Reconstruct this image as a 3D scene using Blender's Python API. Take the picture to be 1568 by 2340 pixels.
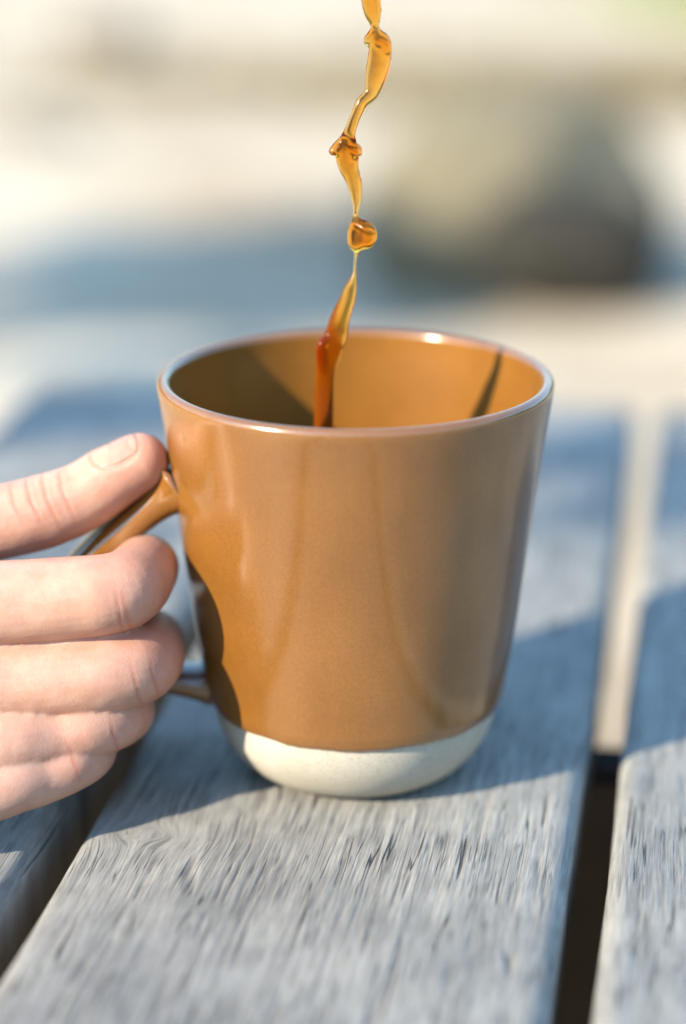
import bpy, bmesh, math, random
import numpy as np
from mathutils import Vector

for o in list(bpy.data.objects):
    bpy.data.objects.remove(o, do_unlink=True)
sc = bpy.context.scene
COL = sc.collection
MM = 0.001
R = math.radians

# ------------------------------------------------------------------ camera
PITCH = 18.47
CAM = np.array([-0.0028, -0.499, 0.228])
FPX, PW, PH = 5300.0, 1568.0, 2340.0          # focal length in px of a 1568 x 2340 view of the photo
cd = bpy.data.cameras.new('camera')
cam = bpy.data.objects.new('camera', cd); COL.objects.link(cam)
cam.location = CAM
cam.rotation_euler = (R(90 - PITCH), 0, 0)
cd.sensor_fit = 'VERTICAL'; cd.sensor_height = 36.0
cd.lens = FPX / PH * 36.0
cd.clip_start = 0.01; cd.clip_end = 600
cd.dof.use_dof = True
cd.dof.focus_distance = 0.496
cd.dof.aperture_fstop = 3.7
sc.camera = cam
sc.cycles.use_denoising = True
sc.cycles.sample_clamp_indirect = 1.2; sc.cycles.sample_clamp_direct = 8.0
sc.cycles.caustics_reflective = False; sc.cycles.caustics_refractive = False; sc.cycles.filter_width = 1.5

# ------------------------------------------------------------------ sky, sun, exposure
SUN_AZ, SUN_EL = 36.0, 28.5                   # shadows run 36 deg from +x towards +y
sdir = np.array([-math.cos(R(SUN_AZ)) * math.cos(R(SUN_EL)), -math.sin(R(SUN_AZ)) * math.cos(R(SUN_EL)), math.sin(R(SUN_EL))])
w = bpy.data.worlds.new('World'); sc.world = w; w.use_nodes = True
nt = w.node_tree
bg = nt.nodes['Background']
sky = nt.nodes.new('ShaderNodeTexSky'); sky.sky_type = 'NISHITA'; sky.sun_disc = False
sky.sun_elevation = R(SUN_EL); sky.air_density = 1.8; sky.dust_density = 0.3; sky.ozone_density = 6.0
sky.sun_rotation = math.atan2(sdir[0], sdir[1])
nt.links.new(sky.outputs[0], bg.inputs[0]); bg.inputs[1].default_value = 0.15
sl = bpy.data.lights.new('sun', 'SUN'); sl.energy = 3.9; sl.angle = R(0.53); sl.color = (1.0, 0.855, 0.65)
so = bpy.data.objects.new('sun', sl); COL.objects.link(so)
so.rotation_euler = Vector(sdir).to_track_quat('Z', 'Y').to_euler()
so.location = (-3, -3, 4)
sc.view_settings.view_transform = 'Standard'; sc.view_settings.look = 'None'
sc.view_settings.exposure = 1.62; sc.view_settings.gamma = 1.0
sc.view_settings.use_curve_mapping = False

# ------------------------------------------------------------------ helpers
_p = R(PITCH)
FWD = np.array([0, math.cos(_p), -math.sin(_p)]); UPV = np.array([0, math.sin(_p), math.cos(_p)]); RGT = np.array([1.0, 0, 0])
def ray(px, py): return FWD + RGT * (px - PW / 2) / FPX + UPV * (PH / 2 - py) / FPX
def at_y(px, py, ymm):
    d = ray(px, py); return CAM + d * ((ymm * MM - CAM[1]) / d[1])
def at_z(px, py, z):
    d = ray(px, py); return CAM + d * ((z - CAM[2]) / d[2])

def tag(o, label=None, cat=None, group=None, kind=None):
    if label: o['label'] = label
    if cat: o['category'] = cat
    if group: o['group'] = group
    if kind: o['kind'] = kind
    return o
def empty(name, loc=(0, 0, 0)):
    o = bpy.data.objects.new(name, None); COL.objects.link(o); o.location = loc; o.empty_display_size = .05
    return o
def obj(name, me, mat=None, parent=None, smooth=True):
    o = bpy.data.objects.new(name, me); COL.objects.link(o)
    if mat:
        me.materials.clear(); me.materials.append(mat)
    if smooth:
        me.polygons.foreach_set('use_smooth', np.ones(len(me.polygons), bool))
    if parent:
        o.parent = parent
        o.matrix_parent_inverse = parent.matrix_basis.inverted()
    return o
def mesh(name, V, Fc):
    me = bpy.data.meshes.new(name); me.from_pydata([tuple(map(float, v)) for v in V], [], [tuple(f) for f in Fc]); me.update(); return me
def grid_mesh(name, P):
    """P: (n, m, 3) grid of points -> quads, built fast."""
    n, m = P.shape[:2]
    idx = np.arange(n * m).reshape(n, m)
    q = np.stack([idx[:-1, :-1], idx[:-1, 1:], idx[1:, 1:], idx[1:, :-1]], -1).reshape(-1, 4)
    return quad_mesh(name, P.reshape(-1, 3), q)
def quad_mesh(name, V, q):
    me = bpy.data.meshes.new(name)
    me.vertices.add(len(V)); me.vertices.foreach_set('co', np.asarray(V, np.float32).ravel())
    k = q.shape[1]
    me.loops.add(q.size); me.loops.foreach_set('vertex_index', q.astype(np.int32).ravel())
    me.polygons.add(len(q)); me.polygons.foreach_set('loop_start', np.arange(0, q.size, k, dtype=np.int32))
    me.update(calc_edges=True); me.validate(); return me

def vnoise(x, y, seed=0):
    """smooth value noise in 0..1"""
    xi = np.floor(x).astype(np.int64); yi = np.floor(y).astype(np.int64)
    fx = x - xi; fy = y - yi
    fx = fx * fx * (3 - 2 * fx); fy = fy * fy * (3 - 2 * fy)
    def h(a, b):
        n = (a * 374761393 + b * 668265263 + seed * 974634777) & 0xffffffff
        n = ((n ^ (n >> 13)) * 1274126177) & 0xffffffff
        n = (n ^ (n >> 16)) & 0xffff
        return n / 65535.0
    return (h(xi, yi) * (1 - fx) + h(xi + 1, yi) * fx) * (1 - fy) + (h(xi, yi + 1) * (1 - fx) + h(xi + 1, yi + 1) * fx) * fy
def fbm(x, y, seed=0, o=4):
    s = 0; a = .5; t = 0
    for k in range(o):
        s = s + a * vnoise(x * 2 ** k, y * 2 ** k, seed + k * 17); t += a; a *= .5
    return s / t
def sstep(a, b, x):
    t = np.clip((x - a) / (b - a), 0, 1); return t * t * (3 - 2 * t)

def catmull(P, n):
    """P (k, d) -> n points per segment, Catmull-Rom."""
    P = np.asarray(P, float); Q = np.vstack([2 * P[0] - P[1], P, 2 * P[-1] - P[-2]])
    out = []
    for i in range(len(P) - 1):
        p0, p1, p2, p3 = Q[i:i + 4]
        for t in np.linspace(0, 1, n, endpoint=False):
            out.append(.5 * ((2 * p1) + (-p0 + p2) * t + (2 * p0 - 5 * p1 + 4 * p2 - p3) * t * t + (-p0 + 3 * p1 - 3 * p2 + p3) * t ** 3))
    out.append(P[-1]); return np.array(out)
def frames(C, ref):
    T = np.gradient(C, axis=0); T /= np.linalg.norm(T, axis=1)[:, None]
    N = []; r = np.asarray(ref, float)
    for t in T:
        r = r - t * (r @ t); r = r / np.linalg.norm(r); N.append(r.copy())
    N = np.array(N); B = np.cross(T, N); return T, N, B
def loft(C, ra, rb, ref=(0, 0, 1), seg=28, power=2.0, caps=True, twist=None):
    """closed tube: centres C, half sizes ra along the reference normal, rb across it."""
    C = np.asarray(C, float); ra = np.asarray(ra, float).copy(); rb = np.asarray(rb, float).copy()
    T, N, B = frames(C, ref)
    if caps:
        k = 7; th = np.linspace(math.pi / 2, 0, k + 1)[:-1][::-1]
        def cap(c, t, r1, r2, s):
            m = (r1 + r2) / 2
            a = np.linspace(0, math.pi / 2, k + 1)[1:]
            return [c + s * t * m * math.sin(x) for x in a], [r1 * max(math.cos(x), .02) for x in a], [r2 * max(math.cos(x), .02) for x in a]
        c0, a0, b0 = cap(C[0], T[0], ra[0], rb[0], -1); c1, a1, b1 = cap(C[-1], T[-1], ra[-1], rb[-1], 1)
        C = np.vstack([c0[::-1], C, c1]); ra = np.concatenate([a0[::-1], ra, a1]); rb = np.concatenate([b0[::-1], rb, b1])
        N = np.vstack([np.repeat(N[:1], k, 0), N, np.repeat(N[-1:], k, 0)]); B = np.vstack([np.repeat(B[:1], k, 0), B, np.repeat(B[-1:], k, 0)])
    if twist is not None:
        tw = np.interp(np.linspace(0, 1, len(C)), np.linspace(0, 1, len(twist)), twist)
        c, s = np.cos(tw)[:, None], np.sin(tw)[:, None]; N, B = N * c + B * s, B * c - N * s
    a = np.linspace(0, 2 * math.pi, seg, endpoint=False)
    cx = np.sign(np.cos(a)) * np.abs(np.cos(a)) ** (2 / power); sx = np.sign(np.sin(a)) * np.abs(np.sin(a)) ** (2 / power)
    V = C[:, None] + N[:, None] * (ra[:, None] * cx)[..., None] + B[:, None] * (rb[:, None] * sx)[..., None]
    n = len(C); V = V.reshape(-1, 3); Fc = []
    for i in range(n - 1):
        for j in range(seg):
            j2 = (j + 1) % seg; Fc.append((i * seg + j, i * seg + j2, (i + 1) * seg + j2, (i + 1) * seg + j))
    Fc.append(tuple(range(seg))[::-1]); Fc.append(tuple((n - 1) * seg + j for j in range(seg)))
    return V, Fc
def join_raw(parts):
    V = []; Fc = []; k = 0
    for v, f in parts:
        V.append(v); Fc += [tuple(i + k for i in x) for x in f]; k += len(v)
    return np.vstack(V), Fc
def remesh(me, voxel, smooth_it=6, fac=.5):
    bm = bmesh.new(); bm.from_mesh(me); bmesh.ops.recalc_face_normals(bm, faces=bm.faces); bm.to_mesh(me); bm.free()
    o = bpy.data.objects.new('tmp', me); COL.objects.link(o)
    m = o.modifiers.new('r', 'REMESH'); m.mode = 'VOXEL'; m.voxel_size = voxel; m.adaptivity = 0
    s = o.modifiers.new('s', 'SMOOTH'); s.factor = fac; s.iterations = smooth_it
    dg = bpy.context.evaluated_depsgraph_get()
    out = bpy.data.meshes.new_from_object(o.evaluated_get(dg))
    bpy.data.objects.remove(o, do_unlink=True)
    return out
def lathe(prof, seg=160):
    prof = np.asarray(prof, float); a = np.linspace(0, 2 * math.pi, seg, endpoint=False)
    P = np.stack([prof[:, None, 0] * np.cos(a), prof[:, None, 0] * np.sin(a), np.repeat(prof[:, 1:2], seg, 1)], -1)
    n = len(prof); idx = np.arange(n * seg).reshape(n, seg); nx = np.roll(idx, -1, 1)
    q = np.stack([idx[:-1], nx[:-1], nx[1:], idx[1:]], -1).reshape(-1, 4)
    return P.reshape(-1, 3), q

# ------------------------------------------------------------------ materials
def mat(name):
    m = bpy.data.materials.new(name); m.use_nodes = True
    n = m.node_tree.nodes; return m, n, m.node_tree.links, n['Principled BSDF']
def node(n, t, **kw):
    x = n.new(t)
    for k, v in kw.items(): setattr(x, k, v)
    return x
def ramp(n, stops):
    r = n.new('ShaderNodeValToRGB'); e = r.color_ramp.elements
    while len(e) < len(stops): e.new(.5)
    for el, (p, c) in zip(e, stops): el.position = p; el.color = (*c, 1) if len(c) == 3 else c
    return r
def tex_noise(n, l, vec, scale, detail=4, rough=.55, dist=0):
    t = n.new('ShaderNodeTexNoise'); t.inputs['Scale'].default_value = scale; t.inputs['Detail'].default_value = detail
    t.inputs['Roughness'].default_value = rough; t.inputs['Distortion'].default_value = dist
    if vec is not None: l.new(vec, t.inputs['Vector'])
    return t
def mixc(n, l, fac, a, b, mode='MIX'):
    m = n.new('ShaderNodeMix'); m.data_type = 'RGBA'; m.blend_type = mode
    for i, v in ((0, fac), (6, a), (7, b)):
        if hasattr(v, 'is_linked') or hasattr(v, 'links'): l.new(v, m.inputs[i])
        else: m.inputs[i].default_value = v if i == 0 else (*v, 1)
    return m.outputs[2]
def bump(n, l, h, strength, dist, prev=None):
    b = n.new('ShaderNodeBump'); b.inputs['Strength'].default_value = strength; b.inputs['Distance'].default_value = dist
    l.new(h, b.inputs['Height'])
    if prev is not None: l.new(prev, b.inputs['Normal'])
    return b.outputs[0]

def m_wood():
    m, n, l, b = mat('weathered_wood')
    at = node(n, 'ShaderNodeAttribute', attribute_name='grain'); uv = node(n, 'ShaderNodeAttribute', attribute_name='board')
    mp = node(n, 'ShaderNodeMapping'); mp.inputs['Scale'].default_value = (2700, 90, 1); l.new(uv.outputs['Vector'], mp.inputs[0])
    fine = tex_noise(n, l, mp.outputs[0], 1, 5, .6)
    mp2 = node(n, 'ShaderNodeMapping'); mp2.inputs['Scale'].default_value = (500, 24, 1); l.new(uv.outputs['Vector'], mp2.inputs[0])
    med = tex_noise(n, l, mp2.outputs[0], 1, 4, .55)
    blot = tex_noise(n, l, uv.outputs['Vector'], 20, 5, .6)
    r1 = ramp(n, [(0, (.05, .047, .043)), (.22, (.165, .16, .152)), (.5, (.262, .262, .248)), (.8, (.318, .316, .298)), (1, (.36, .35, .33))]); l.new(at.outputs['Fac'], r1.inputs[0])
    r2 = ramp(n, [(.3, (.60, .59, .57)), (.7, (1.18, 1.19, 1.20))]); l.new(fine.outputs[0], r2.inputs[0])
    r3 = ramp(n, [(.3, (.74, .72, .68)), (.68, (1.12, 1.12, 1.12))]); l.new(med.outputs[0], r3.inputs[0])
    r4 = ramp(n, [(.36, (.56, .58, .60)), (.62, (1.16, 1.14, 1.10))]); l.new(blot.outputs[0], r4.inputs[0])
    c = mixc(n, l, 1.0, r1.outputs[0], r2.outputs[0], 'MULTIPLY'); c = mixc(n, l, .4, c, r3.outputs[0], 'MULTIPLY'); c = mixc(n, l, .65, c, r4.outputs[0], 'MULTIPLY')
    def math_(op, a, bb):
        x = node(n, 'ShaderNodeMath', operation=op)
        for i, v in enumerate((a, bb)):
            if v is None: continue
            if hasattr(v, 'links'): l.new(v, x.inputs[i])
            else: x.inputs[i].default_value = v
        return x.outputs[0]
    def splits(sx, sy, width, msx, msy, lo, hi, off):
        """thin drying splits along the grain: 1 in a split"""
        q = node(n, 'ShaderNodeMapping'); q.inputs['Scale'].default_value = (sx, sy, 1); q.inputs['Location'].default_value = (off, off * .7, off); l.new(uv.outputs['Vector'], q.inputs[0])
        t = tex_noise(n, l, q.outputs[0], 1, 2, .5)
        d = math_('ABSOLUTE', math_('SUBTRACT', t.outputs[0], .5), None)
        line = node(n, 'ShaderNodeMapRange'); line.interpolation_type = 'SMOOTHSTEP'; l.new(d, line.inputs[0])
        for i, v in ((1, 0.0), (2, width), (3, 1.0), (4, 0.0)): line.inputs[i].default_value = v
        q2 = node(n, 'ShaderNodeMapping'); q2.inputs['Scale'].default_value = (msx, msy, 1); q2.inputs['Location'].default_value = (off + 5, off, 0); l.new(uv.outputs['Vector'], q2.inputs[0])
        t2 = tex_noise(n, l, q2.outputs[0], 1, 2, .5)
        mk = node(n, 'ShaderNodeMapRange'); mk.interpolation_type = 'SMOOTHSTEP'; l.new(t2.outputs[0], mk.inputs[0])
        for i, v in ((1, lo), (2, hi), (3, 0.0), (4, 1.0)): mk.inputs[i].default_value = v
        return math_('MULTIPLY', line.outputs[0], mk.outputs[0])
    sp1 = splits(330, 8, .018, 150, 30, .50, .60, 3.0)
    sp2 = splits(720, 14, .028, 260, 55, .46, .58, 11.0)
    sp3 = splits(1300, 26, .045, 300, 50, .44, .58, 23.0)
    c = mixc(n, l, math_('MULTIPLY', sp3, .36), c, (.11, .105, .10))
    c = mixc(n, l, math_('MULTIPLY', sp2, .7), c, (.07, .066, .062))
    c = mixc(n, l, math_('MULTIPLY', sp1, .92), c, (.03, .028, .025))
    l.new(c, b.inputs['Base Color']); b.inputs['Roughness'].default_value = .62; b.inputs['Specular IOR Level'].default_value = .35
    hgt = math_('SUBTRACT', math_('SUBTRACT', math_('MULTIPLY', fine.outputs[0], .5), sp1), math_('MULTIPLY', sp2, .6))
    nb = bump(n, l, hgt, .7, .0005); l.new(nb, b.inputs['Normal'])
    return m
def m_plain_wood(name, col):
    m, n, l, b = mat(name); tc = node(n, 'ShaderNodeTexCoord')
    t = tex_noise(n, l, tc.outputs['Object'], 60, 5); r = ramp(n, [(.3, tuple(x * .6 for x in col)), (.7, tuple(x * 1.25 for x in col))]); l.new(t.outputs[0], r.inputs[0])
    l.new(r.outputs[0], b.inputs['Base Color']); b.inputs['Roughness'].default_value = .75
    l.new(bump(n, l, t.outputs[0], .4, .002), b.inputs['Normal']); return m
def m_glaze(name, ior, rough):
    m, n, l, b = mat(name); tc = node(n, 'ShaderNodeTexCoord')
    t = tex_noise(n, l, tc.outputs['Object'], 1700, 3, .6); t2 = tex_noise(n, l, tc.outputs['Object'], 42, 4, .5)
    r = ramp(n, [(.34, (.170, .068, .0090)), (.5, (.187, .0768, .0105)), (.68, (.201, .087, .0145))]); l.new(t.outputs[0], r.inputs[0])
    r2 = ramp(n, [(.35, (.88, .86, .84)), (.65, (1.08, 1.08, 1.08))]); l.new(t2.outputs[0], r2.inputs[0])
    l.new(mixc(n, l, 1.0, r.outputs[0], r2.outputs[0], 'MULTIPLY'), b.inputs['Base Color'])
    b.inputs['Roughness'].default_value = .5; b.inputs['IOR'].default_value = 1.5
    b.inputs['Coat Weight'].default_value = 1.0; b.inputs['Coat Roughness'].default_value = rough; b.inputs['Coat IOR'].default_value = ior; b.inputs['Specular IOR Level'].default_value = .15
    return m
def m_bisque():
    m, n, l, b = mat('bare_stoneware'); tc = node(n, 'ShaderNodeTexCoord')
    t = tex_noise(n, l, tc.outputs['Object'], 2100, 2, .5); t2 = tex_noise(n, l, tc.outputs['Object'], 70, 4)
    r = ramp(n, [(.27, (.25, .20, .14)), (.40, (.395, .37, .315)), (.7, (.43, .405, .345))]); l.new(t.outputs[0], r.inputs[0])
    r2 = ramp(n, [(.35, (.92, .91, .88)), (.65, (1.03, 1.03, 1.03))]); l.new(t2.outputs[0], r2.inputs[0])
    l.new(mixc(n, l, 1.0, r.outputs[0], r2.outputs[0], 'MULTIPLY'), b.inputs['Base Color']); b.inputs['Roughness'].default_value = .72
    l.new(bump(n, l, t.outputs[0], .25, .0002), b.inputs['Normal']); return m
def m_skin():
    m, n, l, b = mat('skin'); tc = node(n, 'ShaderNodeTexCoord'); at = node(n, 'ShaderNodeAttribute', attribute_name='flush')
    t = tex_noise(n, l, tc.outputs['Object'], 160, 4, .6); t2 = tex_noise(n, l, tc.outputs['Object'], 900, 3, .6)
    r = ramp(n, [(.32, (.42, .232, .168)), (.66, (.49, .30, .225))]); l.new(t.outputs[0], r.inputs[0])
    c = mixc(n, l, at.outputs['Fac'], r.outputs[0], (.42, .140, .092))
    l.new(c, b.inputs['Base Color']); b.inputs['Roughness'].default_value = .46; b.inputs['Specular IOR Level'].default_value = .4
    b.inputs['Subsurface Weight'].default_value = .55; b.inputs['Subsurface Radius'].default_value = (1, .35, .18); b.inputs['Subsurface Scale'].default_value = .0065
    vo = n.new('ShaderNodeTexVoronoi'); vo.inputs['Scale'].default_value = 2300; l.new(tc.outputs['Object'], vo.inputs['Vector'])
    nb = bump(n, l, vo.outputs['Distance'], .18, .00025); nb = bump(n, l, t2.outputs[0], .14, .0003, nb)
    l.new(nb, b.inputs['Normal']); return m
def m_nail():
    m, n, l, b = mat('nail'); tc = node(n, 'ShaderNodeTexCoord'); t = tex_noise(n, l, tc.outputs['Object'], 240, 3)
    r = ramp(n, [(.3, (.36, .195, .145)), (.7, (.41, .245, .185))]); l.new(t.outputs[0], r.inputs[0]); l.new(r.outputs[0], b.inputs['Base Color'])
    b.inputs['Roughness'].default_value = .24; b.inputs['Subsurface Weight'].default_value = .3; b.inputs['Subsurface Scale'].default_value = .002; return m
def m_coffee(name, deep):
    m, n, l, b = mat(name)
    b.inputs['Base Color'].default_value = (*deep, 1); b.inputs['Roughness'].default_value = .22 if name == 'pouring_coffee' else .03; b.inputs['IOR'].default_value = 1.22 if name == 'pouring_coffee' else 1.333
    if name == 'pouring_coffee':
        va = n.new('ShaderNodeVolumeAbsorption'); va.inputs['Color'].default_value = (.965, .70, .03, 1); va.inputs['Density'].default_value = 1050
        l.new(va.outputs[0], n['Material Output'].inputs['Volume'])
    b.inputs['Transmission Weight'].default_value = 1.0 if name == 'pouring_coffee' else 0.0
    return m
def m_ground():
    m, n, l, b = mat('sandy_ground'); g = node(n, 'ShaderNodeNewGeometry')
    t = tex_noise(n, l, g.outputs['Position'], 3.2, 6, .6); t2 = tex_noise(n, l, g.outputs['Position'], 90, 5, .6)
    r = ramp(n, [(.34, (.36, .28, .185)), (.55, (.53, .455, .34)), (.75, (.58, .515, .40))]); l.new(t.outputs[0], r.inputs[0])
    r2 = ramp(n, [(.3, (.7, .68, .65)), (.7, (1.1, 1.1, 1.1))]); l.new(t2.outputs[0], r2.inputs[0])
    l.new(mixc(n, l, 1.0, r.outputs[0], r2.outputs[0], 'MULTIPLY'), b.inputs['Base Color']); b.inputs['Roughness'].default_value = .9
    l.new(bump(n, l, t2.outputs[0], .6, .01), b.inputs['Normal']); return m
def m_rough(name, c0, c1, scale, bs=.02):
    m, n, l, b = mat(name); tc = node(n, 'ShaderNodeTexCoord'); t = tex_noise(n, l, tc.outputs['Object'], scale, 6, .62)
    r = ramp(n, [(.32, c0), (.68, c1)]); l.new(t.outputs[0], r.inputs[0]); l.new(r.outputs[0], b.inputs['Base Color']); b.inputs['Roughness'].default_value = .88
    l.new(bump(n, l, t.outputs[0], .7, bs), b.inputs['Normal']); return m
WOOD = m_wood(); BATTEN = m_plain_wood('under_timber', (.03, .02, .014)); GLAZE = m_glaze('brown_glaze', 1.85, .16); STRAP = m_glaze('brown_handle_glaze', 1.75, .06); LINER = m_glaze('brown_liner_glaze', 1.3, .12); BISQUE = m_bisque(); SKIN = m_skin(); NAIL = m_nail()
POUR = m_coffee('pouring_coffee', (.98, .86, .55)); POOL = m_coffee('coffee_pool', (.02, .008, .003)); GROUND = m_ground()
STONE = m_rough('tan_stone', (.115, .10, .062), (.20, .178, .118), 9)
STONE2 = m_rough('pale_stone', (.15, .13, .10), (.25, .22, .18), 12)
SHADE_DARK = m_rough('lump_shade', (.007, .0068, .0045), (.022, .020, .013), 22)  # near-black colour standing for shade under the large stone
TRUNK = m_rough('tree_bark', (.09, .07, .05), (.2, .16, .12), 18)
LEAF = m_rough('leaf', (.035, .06, .015), (.09, .13, .04), 5, .0)
STRAW = m_rough('dry_grass', (.20, .165, .095), (.34, .29, .19), 3, .0)
BLOCKER = m_rough('blocker_dark', (.018, .028, .012), (.05, .065, .028), .4, .5)  # dark surface of the added low-sky blocker
GREEN = m_rough('green_grass', (.10, .14, .03), (.30, .33, .10), 3, .0)

# ------------------------------------------------------------------ ground
GZ = -0.22
def axis(a, b, n, c, d, m):
    return np.unique(np.concatenate([np.linspace(-150, a, 14), np.linspace(a, b, n), np.linspace(b, 150, 14)]))
gx = np.unique(np.concatenate([np.linspace(-120, -3, 22), np.linspace(-3, 3, 150), np.linspace(3, 120, 22)]))
gy = np.unique(np.concatenate([np.linspace(-120, -1, 22), np.linspace(-1, 11, 300), np.linspace(11, 200, 30)]))
X, Y = np.meshgrid(gx, gy)
Zg = GZ + (fbm(X * 2.6 + 7, Y * 2.6, 3, 5) - .5) * .03
o = obj('ground', grid_mesh('ground', np.stack([X, Y, Zg], -1)), GROUND)
tag(o, 'pale sandy ground beyond the table', kind='structure')

# unseen dark ring, added above the frame to block light from the low sky
ha = np.linspace(0, 2 * math.pi, 181); hr = np.linspace(0, 1, 9)
HA_, HR_ = np.meshgrid(ha, hr)
hr_h = 17 + 5 * np.sin(HA_ * 3 + 1) + 3 * np.sin(HA_ * 7) + 2.5 * np.sin(HA_ * 17 + 2)
rad_ = 62 + 30 * HR_
o = obj('sky_blocker', grid_mesh('sky_blocker', np.stack([rad_ * np.cos(HA_), rad_ * np.sin(HA_), GZ - .3 + hr_h * np.sin(HR_ * math.pi / 2) ** .7], -1)), BLOCKER)
tag(o, 'added unseen dark ring that blocks light from the low sky', kind='structure')

# ------------------------------------------------------------------ table
table = empty('picnic_table', (0, 0, GZ))
tag(table, 'weathered grey wooden table of spaced boards under the mug', 'table')
ANG = math.atan(0.160)                         # boards run 9 degrees right of the view
bu = np.array([math.cos(ANG), -math.sin(ANG), 0]); bv = np.array([math.sin(ANG), math.cos(ANG), 0])
BW, GAP, BT = 107.0, 8.0, 24.0                 # board width, gap, thickness in mm
U0 = float(np.array([-59.7, -35.3]) @ bu[:2])  # left edge of the main board
VEND = float(np.array([94.0, 303.0]) @ bv[:2]); VNEAR = -560.0
knot_uv = (float(at_z(330, 1905, 0)[:2] @ bu[:2]) / MM, float(at_z(330, 1905, 0)[:2] @ bv[:2]) / MM)

def plank(k, du, vs, seed, knot=None):
    u_edge = U0 + k * (BW + GAP)
    rr = 4.5                                   # edge rounding
    ut = np.concatenate([rr - rr * np.cos(np.linspace(0.12, math.pi / 2, 7)), np.arange(rr + du, BW - rr - du / 2, du), BW - rr + rr * np.sin(np.linspace(0, math.pi / 2 - .12, 7))])
    edge = np.where(ut < rr, rr - ut, np.where(ut > BW - rr, ut - (BW - rr), 0))
    zt = -(rr - np.sqrt(np.maximum(rr * rr - edge ** 2, 0)))
    uu = np.concatenate([[3, 0, 0], ut, [BW, BW, BW - 3]]); zz = np.concatenate([[-BT, -BT + 3, -rr - 2], zt, [-rr - 2, -BT + 3, -BT]])
    top = np.concatenate([[0, 0, 0], np.ones(len(ut)), [0, 0, 0]])
    Ug, Vg = np.meshgrid(uu + u_edge, vs)
    Zz = np.repeat(zz[None], len(vs), 0); Tp = np.repeat(top[None], len(vs), 0)
    S = Ug.copy()
    swirl = 0
    if knot:
        a, b_ = Ug - knot[0], (Vg - knot[1]) * 1.5
        rad2 = a * a + b_ * b_ + 1e-3
        A2 = 4.6 ** 2
        S = knot[0] + a * (1 - A2 / np.maximum(rad2, A2 * .75))
    wob = (fbm(Ug / 50, Vg / 160, seed + 5, 3) - .5) * 1.6
    s = S + wob
    g1 = fbm(s / .95, Vg / 30, seed, 3)
    g2 = fbm(s / 3.2, Vg / 60, seed + 31, 3)
    # cracks: thin lines that come and go along the board
    cr = np.abs(vnoise(s / 3.4, Vg / 150, seed + 71) - .5) * 2
    on = sstep(.47, .66, fbm(s / 6, Vg / 22, seed + 90, 2))
    crack = (1 - sstep(.0, .06, cr)) * on
    cr2 = np.abs(vnoise(s / 1.5, Vg / 70, seed + 171) - .5) * 2
    if knot:
        keep = 1 - np.exp(-rad2 / 15.0 ** 2); crack = crack * keep
    else:
        keep = 1.0
    crack2 = (1 - sstep(.0, .16, cr2)) * sstep(.44, .62, fbm(s / 3, Vg / 12, seed + 190, 2))
    crack2 = crack2 * keep
    h = (g1 - .5) * .28 + (g2 - .5) * .3 - crack * .55 - crack2 * .25
    Zz = Zz + h * Tp
    if True:                                   # ragged edges
        Ug = Ug + (1 - Tp) * (fbm(Vg / 14, Ug * 0 + k, seed + 3, 3) - .5) * .8
    grain = np.clip(.60 + (g1 - .5) * .6 + (g2 - .5) * .2 - crack * .3 - crack2 * .2, 0, 1) * Tp + .45 * (1 - Tp)
    P = (Ug[..., None] * bu + Vg[..., None] * bv + Zz[..., None] * np.array([0, 0, 1])) * MM
    n, m = Ug.shape
    idx = np.arange(n * m).reshape(n, m)
    q = np.stack([idx[:-1, :-1], idx[:-1, 1:], idx[1:, 1:], idx[1:, :-1]], -1).reshape(-1, 4)
    qb = np.stack([idx[:-1, -1], idx[:-1, 0], idx[1:, 0], idx[1:, -1]], -1)       # underside
    me = quad_mesh('plank', P.reshape(-1, 3), np.vstack([q, qb]))
    bm = bmesh.new(); bm.from_mesh(me); bm.verts.ensure_lookup_table()
    bm.faces.new([bm.verts[i] for i in idx[0]]); bm.faces.new([bm.verts[i] for i in idx[-1][::-1]])
    bm.to_mesh(me); bm.free()
    at = me.attributes.new('grain', 'FLOAT', 'POINT'); at.data.foreach_set('value', grain.astype(np.float32).ravel())
    ab = me.attributes.new('board', 'FLOAT_VECTOR', 'POINT')
    ab.data.foreach_set('vector', np.stack([s + k * 37, Vg + k * 211, 0 * s], -1).astype(np.float32).ravel() * MM)
    return obj('plank', me, WOOD, table)
vs_hi = np.concatenate([np.linspace(VNEAR, -135, 60, endpoint=False), np.arange(-135, 40, 1.3), np.linspace(40, VEND, 90)])
vs_lo = np.linspace(VNEAR, VEND, 120)
U0 = U0 / 1.0
for k in range(-1, 4):
    hi = k in (-1, 0, 1)
    plank(k, (.34 if k == 0 else .5) if hi else 3.0, vs_hi if hi else vs_lo, 100 + k * 13, knot_uv if k == 0 else None)
def box_prism(name, c0, c1, wid, hgt, m, parent, up=(0, 0, 1)):
    c0, c1 = np.array(c0, float), np.array(c1, float)
    d = (c1 - c0) / np.linalg.norm(c1 - c0); s = np.cross(d, up); s = s / np.linalg.norm(s); t = np.cross(s, d)
    bm = bmesh.new(); vs = []
    for c in (c0, c1):
        for a, b_ in ((-1, -1), (1, -1), (1, 1), (-1, 1)): vs.append(bm.verts.new(c + s * a * wid / 2 + t * b_ * hgt / 2))
    for f in ((0, 1, 2, 3), (7, 6, 5, 4), (0, 4, 5, 1), (1, 5, 6, 2), (2, 6, 7, 3), (3, 7, 4, 0)): bm.faces.new([vs[i] for i in f])
    bmesh.ops.recalc_face_normals(bm, faces=bm.faces); bmesh.ops.bevel(bm, geom=bm.edges[:], offset=.003, segments=2, affect='EDGES')
    me = bpy.data.meshes.new(name); bm.to_mesh(me); bm.free(); return obj(name, me, m, parent, smooth=False)
uL, uR = U0 - 1 * (BW + GAP), U0 + 4 * (BW + GAP) - GAP
vb = float(np.array([60.0, 45.0]) @ bv[:2])
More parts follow.
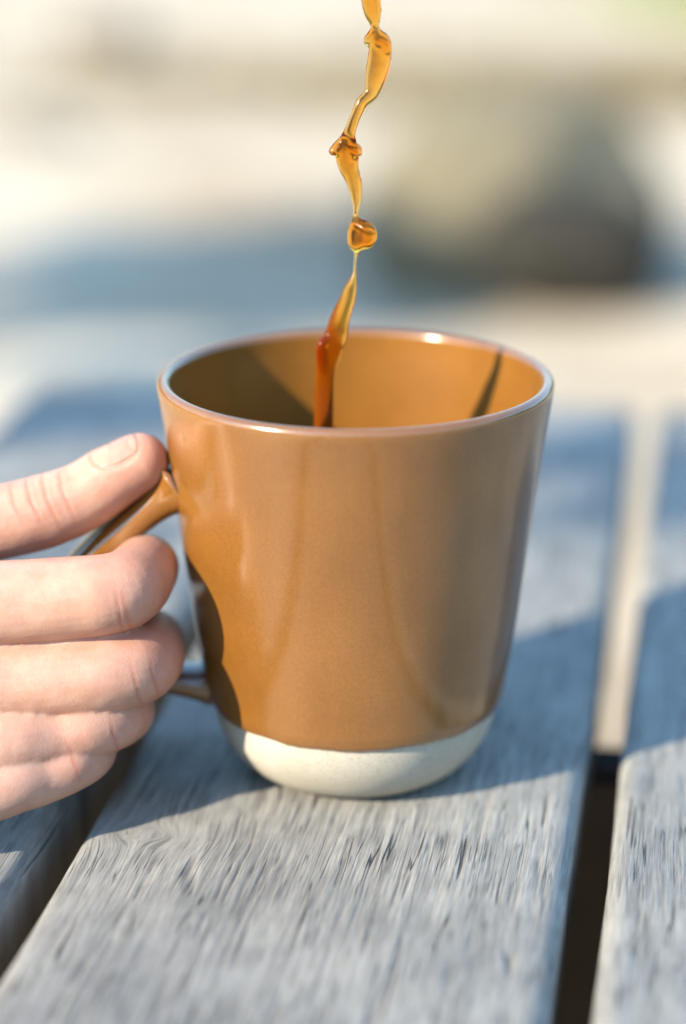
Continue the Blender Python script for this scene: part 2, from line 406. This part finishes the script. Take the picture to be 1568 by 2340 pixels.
def tp(u, v, z): return (bu * u + bv * v) * MM + np.array([0, 0, z])
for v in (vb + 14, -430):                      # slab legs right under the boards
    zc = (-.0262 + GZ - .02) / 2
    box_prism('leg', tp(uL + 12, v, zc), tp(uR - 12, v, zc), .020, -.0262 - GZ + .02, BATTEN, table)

# ------------------------------------------------------------------ mug
mug = empty('coffee_mug', (0, 0, 0))
tag(mug, 'glossy brown stoneware mug with a bare cream base on the table', 'mug')
zk = [17.0, 17.4, 18.2, 20, 24, 28, 40, 55, 70, 82, 90.6]
rk = [33.1, 33.75, 34.2, 34.65, 35.25, 35.87, 37.55, 39.35, 41.2, 42.8, 44.05]
zz = np.concatenate([np.linspace(17.2, 21, 10, endpoint=False), np.linspace(21, 90.6, 56)]); outer = [(33.0, 16.9)] + list(zip(np.interp(zz, zk, rk), zz))
c = (42.65, 92.0)
lip = [(c[0] + 1.55 * math.cos(a), c[1] + 1.5 * math.sin(a)) for a in np.linspace(.0, math.pi, 14)]
inner = []
for z in np.linspace(90, 10, 40):
    r = np.interp(z, zk, rk) - 3.0 - .2 * (89 - z) / 80
    if z < 24: r = r * math.sqrt(max(0, 1 - ((24 - z) / 18) ** 2))
    inner.append((r, z))
inner += [(6, 6.1), (.05, 6.0)]
V, q = lathe(np.array(outer + lip + inner) * MM)
th = np.arctan2(V[:, 1], V[:, 0]); wv = (vnoise(th * 5 + 40, th * 0, 12) - .5) * .55 + (vnoise(th * 23 + 200, th * 0, 13) - .5) * .22
V[:, 2] += wv * MM * np.clip(1 - (V[:, 2] / MM - 16.9) / 2.0, 0, 1) * (np.hypot(V[:, 0], V[:, 1]) > 32.5 * MM)      # hand-dipped glaze edge
me = quad_mesh('glazed_body', V, q)
body = obj('glazed_body', me, GLAZE, mug); me.materials.append(LINER)
me.polygons.foreach_set('material_index', (np.arange(len(q)) // 160 >= len(outer) + len(lip) - 2).astype(np.int32))
bp = [(.05, .9), (12, .9), (14.5, .4), (16.5, .02), (19.5, .12), (22.6, .9), (25.3, 2.4), (28.0, 5), (30.3, 8.3), (31.7, 11.4), (32.5, 14.4), (32.75, 17.0), (32.6, 18.4)]
bpc = catmull(np.array(bp), 5)
V, q = lathe(bpc * MM)
obj('bare_base', quad_mesh('bare_base', V, q), BISQUE, mug)
# handle: flat strap, flared where it meets the wall
HA = R(184.0); hd = np.array([math.cos(HA), math.sin(HA), 0]); hs = np.array([-math.sin(HA), math.cos(HA), 0])
hp = np.array([(39.4, 69.5), (44, 66.0), (51, 60.3), (58, 54.4), (64.2, 47.5), (66.5, 40), (64.2, 32.5), (58, 27.4), (50, 24.4), (42, 22.2), (33.2, 20.6)])
hc = catmull(hp, 6); t = np.linspace(0, 1, len(hc))
C = (hd[None] * hc[:, :1] + np.array([0, 0, 1.])[None] * hc[:, 1:]) * MM
fl = np.exp(-t / .06) + .35 * np.exp(-t / .14) - .12 * sstep(.55, .8, t) + .5 * np.exp(-(1 - t) / .05)
V, Fc = loft(C, (3.35 + 3.4 * fl) * MM, (6.4 + 3.0 * fl) * MM, ref=hd * .5 + np.array([0, 0, 1]), seg=36, power=2.7, caps=False)
obj('handle', mesh('handle', V, Fc), STRAP, mug)
# coffee already in the mug
pool = lathe(np.array([(.05, 34), (20, 34), (33, 34.0), (33.55, 34.25)]) * MM, 96)
pv = pool[0].copy(); rad = np.hypot(pv[:, 0], pv[:, 1])
pv[:, 2] += .0007 * np.sin(np.hypot(pv[:, 0] + .005, pv[:, 1]) * 900) * np.exp(-rad / .012)
o = obj('coffee_in_mug', quad_mesh('coffee', pv, pool[1]), POOL)
tag(o, 'dark pool of coffee filling the lower part of the mug', 'coffee')

# ------------------------------------------------------------------ coffee stream
st = [(512, -190, 42, .6), (505, -90, 46, .6), (515, 0, 47, .55), (527, 80, 40, .6), (537, 140, 22, .8), (545, 175, 30, .7), (566, 222, 50, .5), (562, 300, 56, .45), (542, 400, 52, .45), (516, 500, 36, .5),
      (468, 545, 32, .6), (434, 620, 27, .7), (402, 700, 30, .7), (390, 760, 46, .6), (388, 820, 58, .55), (395, 890, 50, .5), (424, 970, 40, .5), (438, 1060, 27, .6), (434, 1130, 15, .9), (434, 1170, 24, .8),
      (440, 1230, 46, .7), (440, 1310, 44, .7), (437, 1350, 14, 1), (430, 1410, 10, 1), (424, 1470, 15, 1), (408, 1530, 32, .6), (385, 1610, 42, .5), (350, 1700, 50, .5), (328, 1790, 58, .45), (292, 1860, 60, .45), (272, 1950, 50, .5),
      (266, 2050, 48, .5), (264, 2160, 50, .5), (263, 2260, 50, .5), (262, 2420, 44, .6), (262, 2600, 40, .7), (262, 2760, 42, .8)]
def S(rx, ry, y=0): return at_y(627.2 + .4286 * rx, .4286 * ry, y)
PXMM = 10.15
rs = np.random.RandomState(4)
pts = np.array([np.concatenate([S(a, b, 1.2 * math.sin(b / 140.)), [wd * 1.12 * .4286 / PXMM * MM, th]]) for a, b, wd, th in st])
pc = catmull(pts, 7)
ra = np.abs(pc[:, 3])
ra = np.clip(ra, .0003, None)
V1 = loft(pc[:, :3], ra, ra * np.clip(pc[:, 4], .4, 1), ref=(1, 0, 0), seg=24)
def lobe(path, rads):
    p = catmull(np.array([np.concatenate([S(*a), [r * .4286 / PXMM * MM]]) for a, r in zip(path, rads)]), 5)
    return loft(p[:, :3], np.clip(p[:, 3], .0002, None), np.clip(p[:, 3], .0002, None) * .75, ref=(1, 0, 0), seg=16)
lobes = [lobe([(375, 755, 0), (340, 785, -1), (315, 808, -1.5)], [38, 36, 30]), lobe([(395, 775, 0), (430, 790, 1), (446, 815, 1.5)], [38, 36, 30]), lobe([(352, 800, 0), (368, 880, 0), (385, 930, 0)], [26, 28, 18]),
         lobe([(440, 1190, 0), (490, 1215, -1), (505, 1255, -1), (495, 1295, -1), (450, 1310, 0)], [34, 44, 50, 42, 30]), lobe([(525, 175, 0), (505, 205, 1), (495, 225, 1)], [26, 28, 24]), lobe([(560, 215, 0), (590, 235, 0), (598, 270, 0)], [34, 30, 24]),
         lobe([(290, 1800, 0), (252, 1830, -1), (246, 1900, -1), (255, 1990, 0)], [20, 28, 28, 22]), lobe([(330, 1790, 0), (335, 1880, 1), (320, 1960, 1)], [26, 28, 16]), lobe([(500, -10, 0), (480, 10, 0), (492, 60, 0)], [20, 18, 12])]
Vs, Fs = join_raw([V1] + lobes)
me = remesh(mesh('stream', Vs, Fs), .00042, 13, .5)
o = obj('coffee_stream', me, POUR)
tag(o, 'twisting amber stream of coffee pouring down into the mug', 'coffee')

# ------------------------------------------------------------------ hand
def chain(pts, n=7, flat=.96, seg=26):
    """pts: (px, py, y_mm, radius_mm)"""
    p = catmull(np.array([np.concatenate([at_y(a, b, y), [r * MM]]) for a, b, y, r in pts]), n)
    return p
thumb = chain([(-330, 1300, -18, 12), (-180, 1240, -14, 9.8), (-60, 1207, -12, 8.9), (30, 1187, -11, 8.5), (110, 1166, -9.5, 8.4), (190, 1134, -8, 7.9), (262, 1088, -7, 7.4), (320, 1056, -6.5, 6.65)])
index = chain([(-420, 1420, -36, 11), (-200, 1396, -33, 9.7), (0, 1379, -31.5, 9.5), (150, 1367, -31, 9.2), (240, 1358, -30.5, 9.0), (292, 1342, -26.5, 8.7), (331, 1300, -12, 7.7), (326, 1292, 4, 7.2), (288, 1304, 17, 7.0), (240, 1318, 23, 6.4)])
middle = chain([(-420, 1640, -41, 11), (-200, 1580, -38, 9.5), (0, 1558, -35, 9.2), (150, 1549, -34, 9.0), (262, 1536, -32, 9.0), (322, 1514, -26, 8.9), (342, 1474, -11, 8.2), (334, 1462, 5, 7.7), (298, 1470, 17, 7.1), (250, 1478, 23, 6.3)])
ring = chain([(-420, 1830, -50, 10.5), (-200, 1745, -46, 8.7), (0, 1704, -42, 8.0), (120, 1680, -37, 7.8), (215, 1652, -34, 7.8), (268, 1630, -28, 7.7), (280, 1622, -13, 7.3), (270, 1640, 1, 6.9), (240, 1655, 12, 6.3)])
pinky = chain([(-420, 1990, -56, 9.5), (-200, 1868, -52, 7.9), (0, 1802, -47, 6.8), (90, 1775, -42, 6.5), (165, 1743, -38, 6.4), (198, 1721, -32, 6.3), (203, 1706, -22, 6.3), (196, 1722, -10, 5.9), (170, 1735, 0, 5.3)])
parts = []
for p, ref in ((thumb, (-.2, -.5, .8)), (index, (0, -1, .1)), (middle, (0, -1, .1)), (ring, (0, -1, .1)), (pinky, (0, -1, .1))):
    parts.append(loft(p[:, :3], p[:, 3], p[:, 3] * .97, ref=ref, seg=28))
wrist = np.array([-.192, -.052, .046]); elbow = np.array([-.45, -.085, .045])
for p, r1 in ((thumb, 14), (index, 17), (middle, 17), (ring, 16), (pinky, 14)):
    c = catmull(np.array([p[0, :3] + (p[0, :3] - wrist) * -.0, p[0, :3] * .5 + wrist * .5, wrist]), 6)
    parts.append(loft(c, np.linspace(p[0, 3], .019, len(c)), np.linspace(p[0, 3], .019, len(c)), ref=(0, -1, .2), seg=24))
fa = catmull(np.array([wrist - (elbow - wrist) * .08, wrist, wrist * .6 + elbow * .4, elbow]), 8)
parts.append(loft(fa, np.linspace(.020, .034, len(fa)), np.linspace(.027, .040, len(fa)), ref=(0, -1, .2), seg=28))
Vh, Fh = join_raw(parts)
me = remesh(mesh('hand', Vh, Fh), .00052, 3, .5)
co = np.empty(len(me.vertices) * 3, np.float32); me.vertices.foreach_get('co', co); co = co.reshape(-1, 3).astype(float)
no = np.empty(len(me.vertices) * 3, np.float32); me.vertices.foreach_get('normal', no); no = no.reshape(-1, 3).astype(float)
disp = np.zeros(len(co)); flush = np.zeros(len(co))
def crease(px, py, y, tan, depth, sig, dorsal, length, bow=0.0):
    """groove across a finger: centre pixel/depth, finger tangent, groove depth and half width in mm"""
    c = at_y(px, py, y); T = np.array(tan, float); T /= np.linalg.norm(T); D = np.array(dorsal, float); D /= np.linalg.norm(D)
    A = np.cross(D, T); A /= np.linalg.norm(A)
    d = co - c; a = d @ A
    tt = d @ T - bow * MM * (a / (6 * MM)) ** 2 + .35 * MM * (vnoise(a / (1.6 * MM), a * 0 + px, 5) - .5)
    wgt = np.exp(-(a / (length * MM)) ** 4) * (no @ D > .1) * (np.abs(d @ D) < 11 * MM) * (np.abs(d @ T) < 6 * MM)
    disp[:] -= wgt * (depth * MM * np.exp(-(tt / (sig * MM)) ** 2) - .4 * depth * MM * np.exp(-((np.abs(tt) - 2.2 * sig * MM) / (1.3 * sig * MM)) ** 2))
    flush[:] += wgt * .55 * np.exp(-(tt / (sig * 1.3 * MM)) ** 2)
TH = (1, .25, .22)
for px, py, dep, ln in ((66, 1130, .18, 6.0), (101, 1122, .19, 6.5), (140, 1112, .14, 6), (30, 1150, .1, 5)):
    crease(px, py, -15, TH, dep, .38, (-.1, -.62, .72), ln, .9)
for px, py, dep, sg in ((283, 1385, .08, .28), (300, 1390, .03, .3)):
    crease(px, py, -30, (1, 0, .1), dep, sg, (0, -1, .1), 6.0, -.3)
for px, py, dep, sg in ((322, 1545, .08, .28), (360, 1540, .06, .28)):
    crease(px, py, -30, (1, 0, .15), dep, sg, (.2, -1, .1), 6.0, -.3)
for px, py, dep in ((262, 1663, .05),):
    crease(px, py, -34, (1, .1, .2), dep, .3, (.2, -1, .0), 5.0)
for px, py, dep in ((170, 1745, .03),):
    crease(px, py, -44, (1, .1, .3), dep, .3, (.2, -1, .0), 5.0)
# soft veins / tendons and unevenness
lf = fbm(co[:, 0] * 130 + co[:, 1] * 60, co[:, 2] * 130 - co[:, 1] * 70, 8, 3) - .5
disp += lf * .0004
co2 = co + no * disp[:, None]
# nail bed on the thumb: flatten
tt_, tn_, tb_ = frames(thumb[:, :3], (-.25, -.40, .88))
i0 = len(thumb) - 11
nail_c = thumb[-5, :3]; nT = thumb[-1, :3] - thumb[-10, :3]; nT /= np.linalg.norm(nT)
nN = np.array([-.30, -.36, .88]); nN -= nT * (nN @ nT); nN /= np.linalg.norm(nN); nA = np.cross(nN, nT)
NC = thumb[-1, :3] * .68 + thumb[-10, :3] * .32
NR = 6.86 * MM; NL, NWD = 5.3 * MM, 4.5 * MM   # local radius, half length, half width of the nail
d = co2 - NC; a = d @ nA; tl = d @ nT; dn = d @ nN
e = np.sqrt((np.abs(a) / NWD) ** 2.6 + (np.abs(tl) / NL) ** 2.6 + 1e-9)
groove = np.exp(-((e - 1.05) / .09) ** 2) * (dn > 0); inside = (1 - sstep(.9, 1.05, e)) * (dn > 0)
fold = np.exp(-((e - 1.28) / .14) ** 2) * (dn > 0) * (tl < .55 * NL)
co2 += nN * (-groove * .14 + fold * .18)[:, None] * MM
flush += groove * .15
for p, wgt, rad in ((thumb, .34, 12), (index, .25, 10), (middle, .25, 10)):
    tip = p[-1, :3] if p is thumb else p[len(p) // 2 + 3, :3]
    flush += wgt * np.exp(-(np.linalg.norm(co - tip, axis=1) / (rad * MM)) ** 2)
for P3 in (at_y(300, 1375, -28), at_y(345, 1540, -28), at_y(265, 1655, -32), at_y(190, 1735, -40), at_y(90, 1230, -16)):
    flush += .22 * np.exp(-(np.linalg.norm(co - P3, axis=1) / (8 * MM)) ** 2)
me.vertices.foreach_set('co', co2.astype(np.float32).ravel()); me.update()
a_ = me.attributes.new('flush', 'FLOAT', 'POINT'); a_.data.foreach_set('value', np.clip(flush, 0, .8).astype(np.float32))
hand = obj('hand', me, SKIN)
tag(hand, 'bare right hand gripping the mug handle with the thumb on top', 'hand')
def nail(center, T, N, rad, hl, hw):
    T = T / np.linalg.norm(T); N = N - T * (N @ T); N /= np.linalg.norm(N); A = np.cross(N, T)
    n = 22; P = []
    for layer, off in ((0, -.06), (1, -.9)):
        for i in range(n + 1):
            rowp = []
            for j in range(n + 1):
                u, v = -1 + 2 * i / n, -1 + 2 * j / n
                # square to rounded shape
                uu = u * math.sqrt(1 - .36 * v * v) ; vv = v * math.sqrt(1 - .30 * u * u)
                x = vv * hw; y = uu * hl
                rc = rad * (1.035 - .04 * uu)
                ang = x / rc
                z = rc * math.cos(ang) - .06 * rad * max(0, uu) ** 2 * 1.6
                rowp.append(center + A * (rc * math.sin(ang)) + T * y + N * (z + off * MM))
            P.append(rowp)
    P = np.array(P); top, bot = P[:n + 1], P[n + 1:]
    Vn = np.vstack([top.reshape(-1, 3), bot.reshape(-1, 3)]); m_ = (n + 1) ** 2
    idx = np.arange(m_).reshape(n + 1, n + 1); Fn = []
    for i in range(n):
        for j in range(n):
            qd = (idx[i, j], idx[i, j + 1], idx[i + 1, j + 1], idx[i + 1, j]); Fn.append(qd); Fn.append(tuple(x + m_ for x in qd[::-1]))
    loop = list(idx[0, :]) + list(idx[1:, n]) + list(idx[n, n - 1::-1]) + list(idx[n - 1:0:-1, 0])
    for x, y in zip(loop, loop[1:] + loop[:1]): Fn.append((y, x, x + m_, y + m_))
    me = mesh('nail', Vn, Fn); bm = bmesh.new(); bm.from_mesh(me); bmesh.ops.recalc_face_normals(bm, faces=bm.faces); bm.to_mesh(me); bm.free()
    return me
obj('thumb_nail', nail(NC, nT, nN, NR, NL * .98, NWD), NAIL, hand)
for p, rad in ((index, 6.7), (middle, 6.6), (ring, 6.4), (pinky, 5.5)):
    T = p[-1, :3] - p[-6, :3]
    T /= np.linalg.norm(T)
    N_ = np.array([.8, .75, .1])
    obj('finger_nail', nail(p[-2, :3], T, N_, rad * MM, 4.6 * MM, 4.2 * MM), NAIL, hand)

# ------------------------------------------------------------------ background things
def gpt(px, py): return at_z(px, py, GZ)
def rock(name, loc, size, seed, m, rot=0, sink=.25):
    bm = bmesh.new(); bmesh.ops.create_icosphere(bm, subdivisions=5, radius=1.0)
    rs = np.random.RandomState(seed); ph = rs.rand(9, 3) * 2 - 1; ph /= np.linalg.norm(ph, axis=1)[:, None]; cut = .72 + rs.rand(9) * .22
    for v in bm.verts:
        p = np.array(v.co)
        for nrm, c_ in zip(ph, cut):
            dd = p @ nrm
            if dd > c_: p = p - nrm * (dd - c_) * .85
        k = 1 + .10 * (fbm(np.array(p[0] * 2.2 + 9), np.array(p[1] * 2.2 + p[2] * 1.7), seed, 4) - .5) * 2
        v.co = p * k * np.array(size)
    me = bpy.data.meshes.new(name); bm.to_mesh(me); bm.free()
    o = obj(name, me, m); o.location = (loc[0], loc[1], loc[2] + size[2] * (1 - 2 * sink)); o.rotation_euler = (0, 0, rot); return o
g = gpt(1195, 700)
tag(rock('stone', g + np.array([.0, .1, 0]), (.142, .085, .112), 3, STONE, .3), 'large tan rounded stone resting on the sand beyond the mug', 'stone')
lg = gpt(1310, 725)  # dark lump added in place of the stone's shaded underside
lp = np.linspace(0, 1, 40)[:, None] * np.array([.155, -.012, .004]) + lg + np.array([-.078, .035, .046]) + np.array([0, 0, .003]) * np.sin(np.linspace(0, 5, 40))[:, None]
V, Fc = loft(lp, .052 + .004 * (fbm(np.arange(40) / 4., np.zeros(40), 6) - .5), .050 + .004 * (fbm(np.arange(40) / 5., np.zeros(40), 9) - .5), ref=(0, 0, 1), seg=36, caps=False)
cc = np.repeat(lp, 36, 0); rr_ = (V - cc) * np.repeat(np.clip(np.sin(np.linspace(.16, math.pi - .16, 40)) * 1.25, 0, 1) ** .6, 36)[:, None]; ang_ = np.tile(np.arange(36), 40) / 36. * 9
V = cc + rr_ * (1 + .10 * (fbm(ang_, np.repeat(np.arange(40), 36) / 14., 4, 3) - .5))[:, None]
tag(obj('shade_lump', mesh('shade_lump', V, Fc), SHADE_DARK), 'added dark lump standing for the shade under the large tan stone', 'shade_lump')
g = gpt(240, 110)
tag(rock('stone', g, (.075, .065, .04), 11, STONE2, .6), 'pale stone on the sand far beyond the pouring stream', 'stone')
g = gpt(50, 320)
tag(rock('stone', g, (.07, .045, .022), 14, STONE2, .2), 'low flat stone on the sand beyond the thumb', 'stone')

def grass(name, cx, cy, sx, sy, nb, hgt, m, label, seed):
    rs = np.random.RandomState(seed)
    P = np.stack([cx + rs.randn(nb) * sx, cy + rs.randn(nb) * sy, np.full(nb, GZ - .012)], -1)
    ht = hgt * (.5 + rs.rand(nb)); az = rs.rand(nb) * 6.283; ln = rs.rand(nb) * .7
    dv = np.stack([np.cos(az), np.sin(az), 0 * az], -1); sd = np.stack([-np.sin(az), np.cos(az), 0 * az], -1) * (.0018 + .0015 * rs.rand(nb))[:, None]
    up = np.array([0, 0, 1.])
    p1 = P + up * (ht * .55)[:, None] + dv * (ht * ln * .3)[:, None]; p2 = P + up * (ht * (1 - .3 * ln))[:, None] + dv * (ht * ln)[:, None]
    V = np.stack([P - sd, P + sd, p1 + sd * .8, p1 - sd * .8, p2 + sd * .15, p2 - sd * .15], 1).reshape(-1, 3)
    b = np.arange(nb)[:, None] * 6
    q = np.concatenate([b + np.array([0, 1, 2, 3]), b + np.array([3, 2, 4, 5])])
    o = obj(name, quad_mesh(name, V, q), m, smooth=False); return tag(o, label, None, None, 'stuff')
c = gpt(1250, 205); grass('dry_grass', c[0], c[1], .21, .10, 4200, .052, STRAW, 'low band of dry tan grass behind the large tan stone', 1)
c = gpt(560, 200); grass('dry_grass', c[0], c[1], .16, .05, 1300, .035, STRAW, 'thin strip of dry grass across the far sand', 2)
c = gpt(1620, 20); grass('green_grass', c[0], c[1] + .15, .12, .2, 1100, .055, GREEN, 'patch of yellow green grass at the far edge of the sand', 5)

# shrub off left shades the sand; unseen tree is added to shade the table
def make_tree(label, clumps, plane, seed, off):
    rs = np.random.RandomState(seed)
    ca, sa = math.cos(R(SUN_AZ)), math.sin(R(SUN_AZ)); cents = []
    for (px, py), h, s, nn in clumps:          # a clump h above the plane sits up-sun of the patch it shades
        p = at_z(px, py, plane); k = h / math.tan(R(SUN_EL))
        cents.append(np.array([p[0] - k * ca, p[1] - k * sa, plane + h]))
    tb = np.array([np.mean([c[0] for c in cents]) + off[0], np.mean([c[1] for c in cents]) + off[1], GZ - .05])
    tree = empty('tree', tb); tag(tree, label, 'tree')
    fork = tb + np.array([.05, .05, (min(c[2] for c in cents) - GZ) * .75])
    tr = [loft(catmull(np.array([tb, (tb + fork) / 2 + [.03, -.03, 0], fork]), 8), np.linspace(.045, .025, 17), np.linspace(.045, .025, 17), ref=(1, 0, 0), seg=14)]
    for c in cents:
        pth = catmull(np.array([fork - [0, 0, .1], (fork + c) / 2 + [0, 0, .12], c]), 8); tr.append(loft(pth, np.linspace(.014, .003, 17), np.linspace(.014, .003, 17), ref=(1, .3, 0), seg=8))
    V, Fc = join_raw(tr); obj('trunk', mesh('trunk', V, Fc), TRUNK, tree)
    LV = []
    for c, (p, h, s, nn) in zip(cents, clumps):
        d = rs.randn(nn, 3); d /= np.linalg.norm(d, axis=1)[:, None]; pos = c + d * (rs.rand(nn, 1) ** .45) * np.array(s)
        ax = rs.randn(nn, 3); ax /= np.linalg.norm(ax, axis=1)[:, None]; bx = np.cross(ax, rs.randn(nn, 3)); bx /= np.linalg.norm(bx, axis=1)[:, None]
        L = ((.035 + .03 * rs.rand(nn)) * (.5 if plane < 0 else .42))[:, None]
        LV.append(np.stack([pos - ax * L, pos + bx * L * .45, pos + ax * L, pos - bx * L * .45], 1))
    LV = np.concatenate(LV).reshape(-1, 3)
    obj('crown', quad_mesh('crown', LV, np.arange(len(LV)).reshape(-1, 4)), LEAF, tree, smooth=False)
make_tree('leafy shrub whose limbs shade the sand beyond the table',
          [((640, 600), 1.25, (.14, .20, .10), 1150), ((760, 680), 1.15, (.10, .11, .08), 750), ((900, 690), 1.2, (.075, .09, .065), 600), ((500, 700), 1.3, (.12, .06, .055), 260), ((120, 680), 1.4, (.16, .05, .04), 380), ((330, 850), 1.15, (.07, .05, .04), 160), ((330, 630), 1.35, (.15, .10, .07), 170), ((250, 560), 1.5, (.14, .06, .05), 130)],
          GZ, 21, (-.1, -.05))
make_tree('added unseen slender leafy tree whose twigs shade the far end of the table',
          [((150, 955), 1.5, (.06, .02, .02), 45), ((260, 925), 1.6, (.05, .02, .02), 40), ((1350, 1030), 1.45, (.03, .02, .02), 22), ((1575, 1120), 1.5, (.03, .04, .03), 40)],
          0.0, 33, (-.25, -.2))
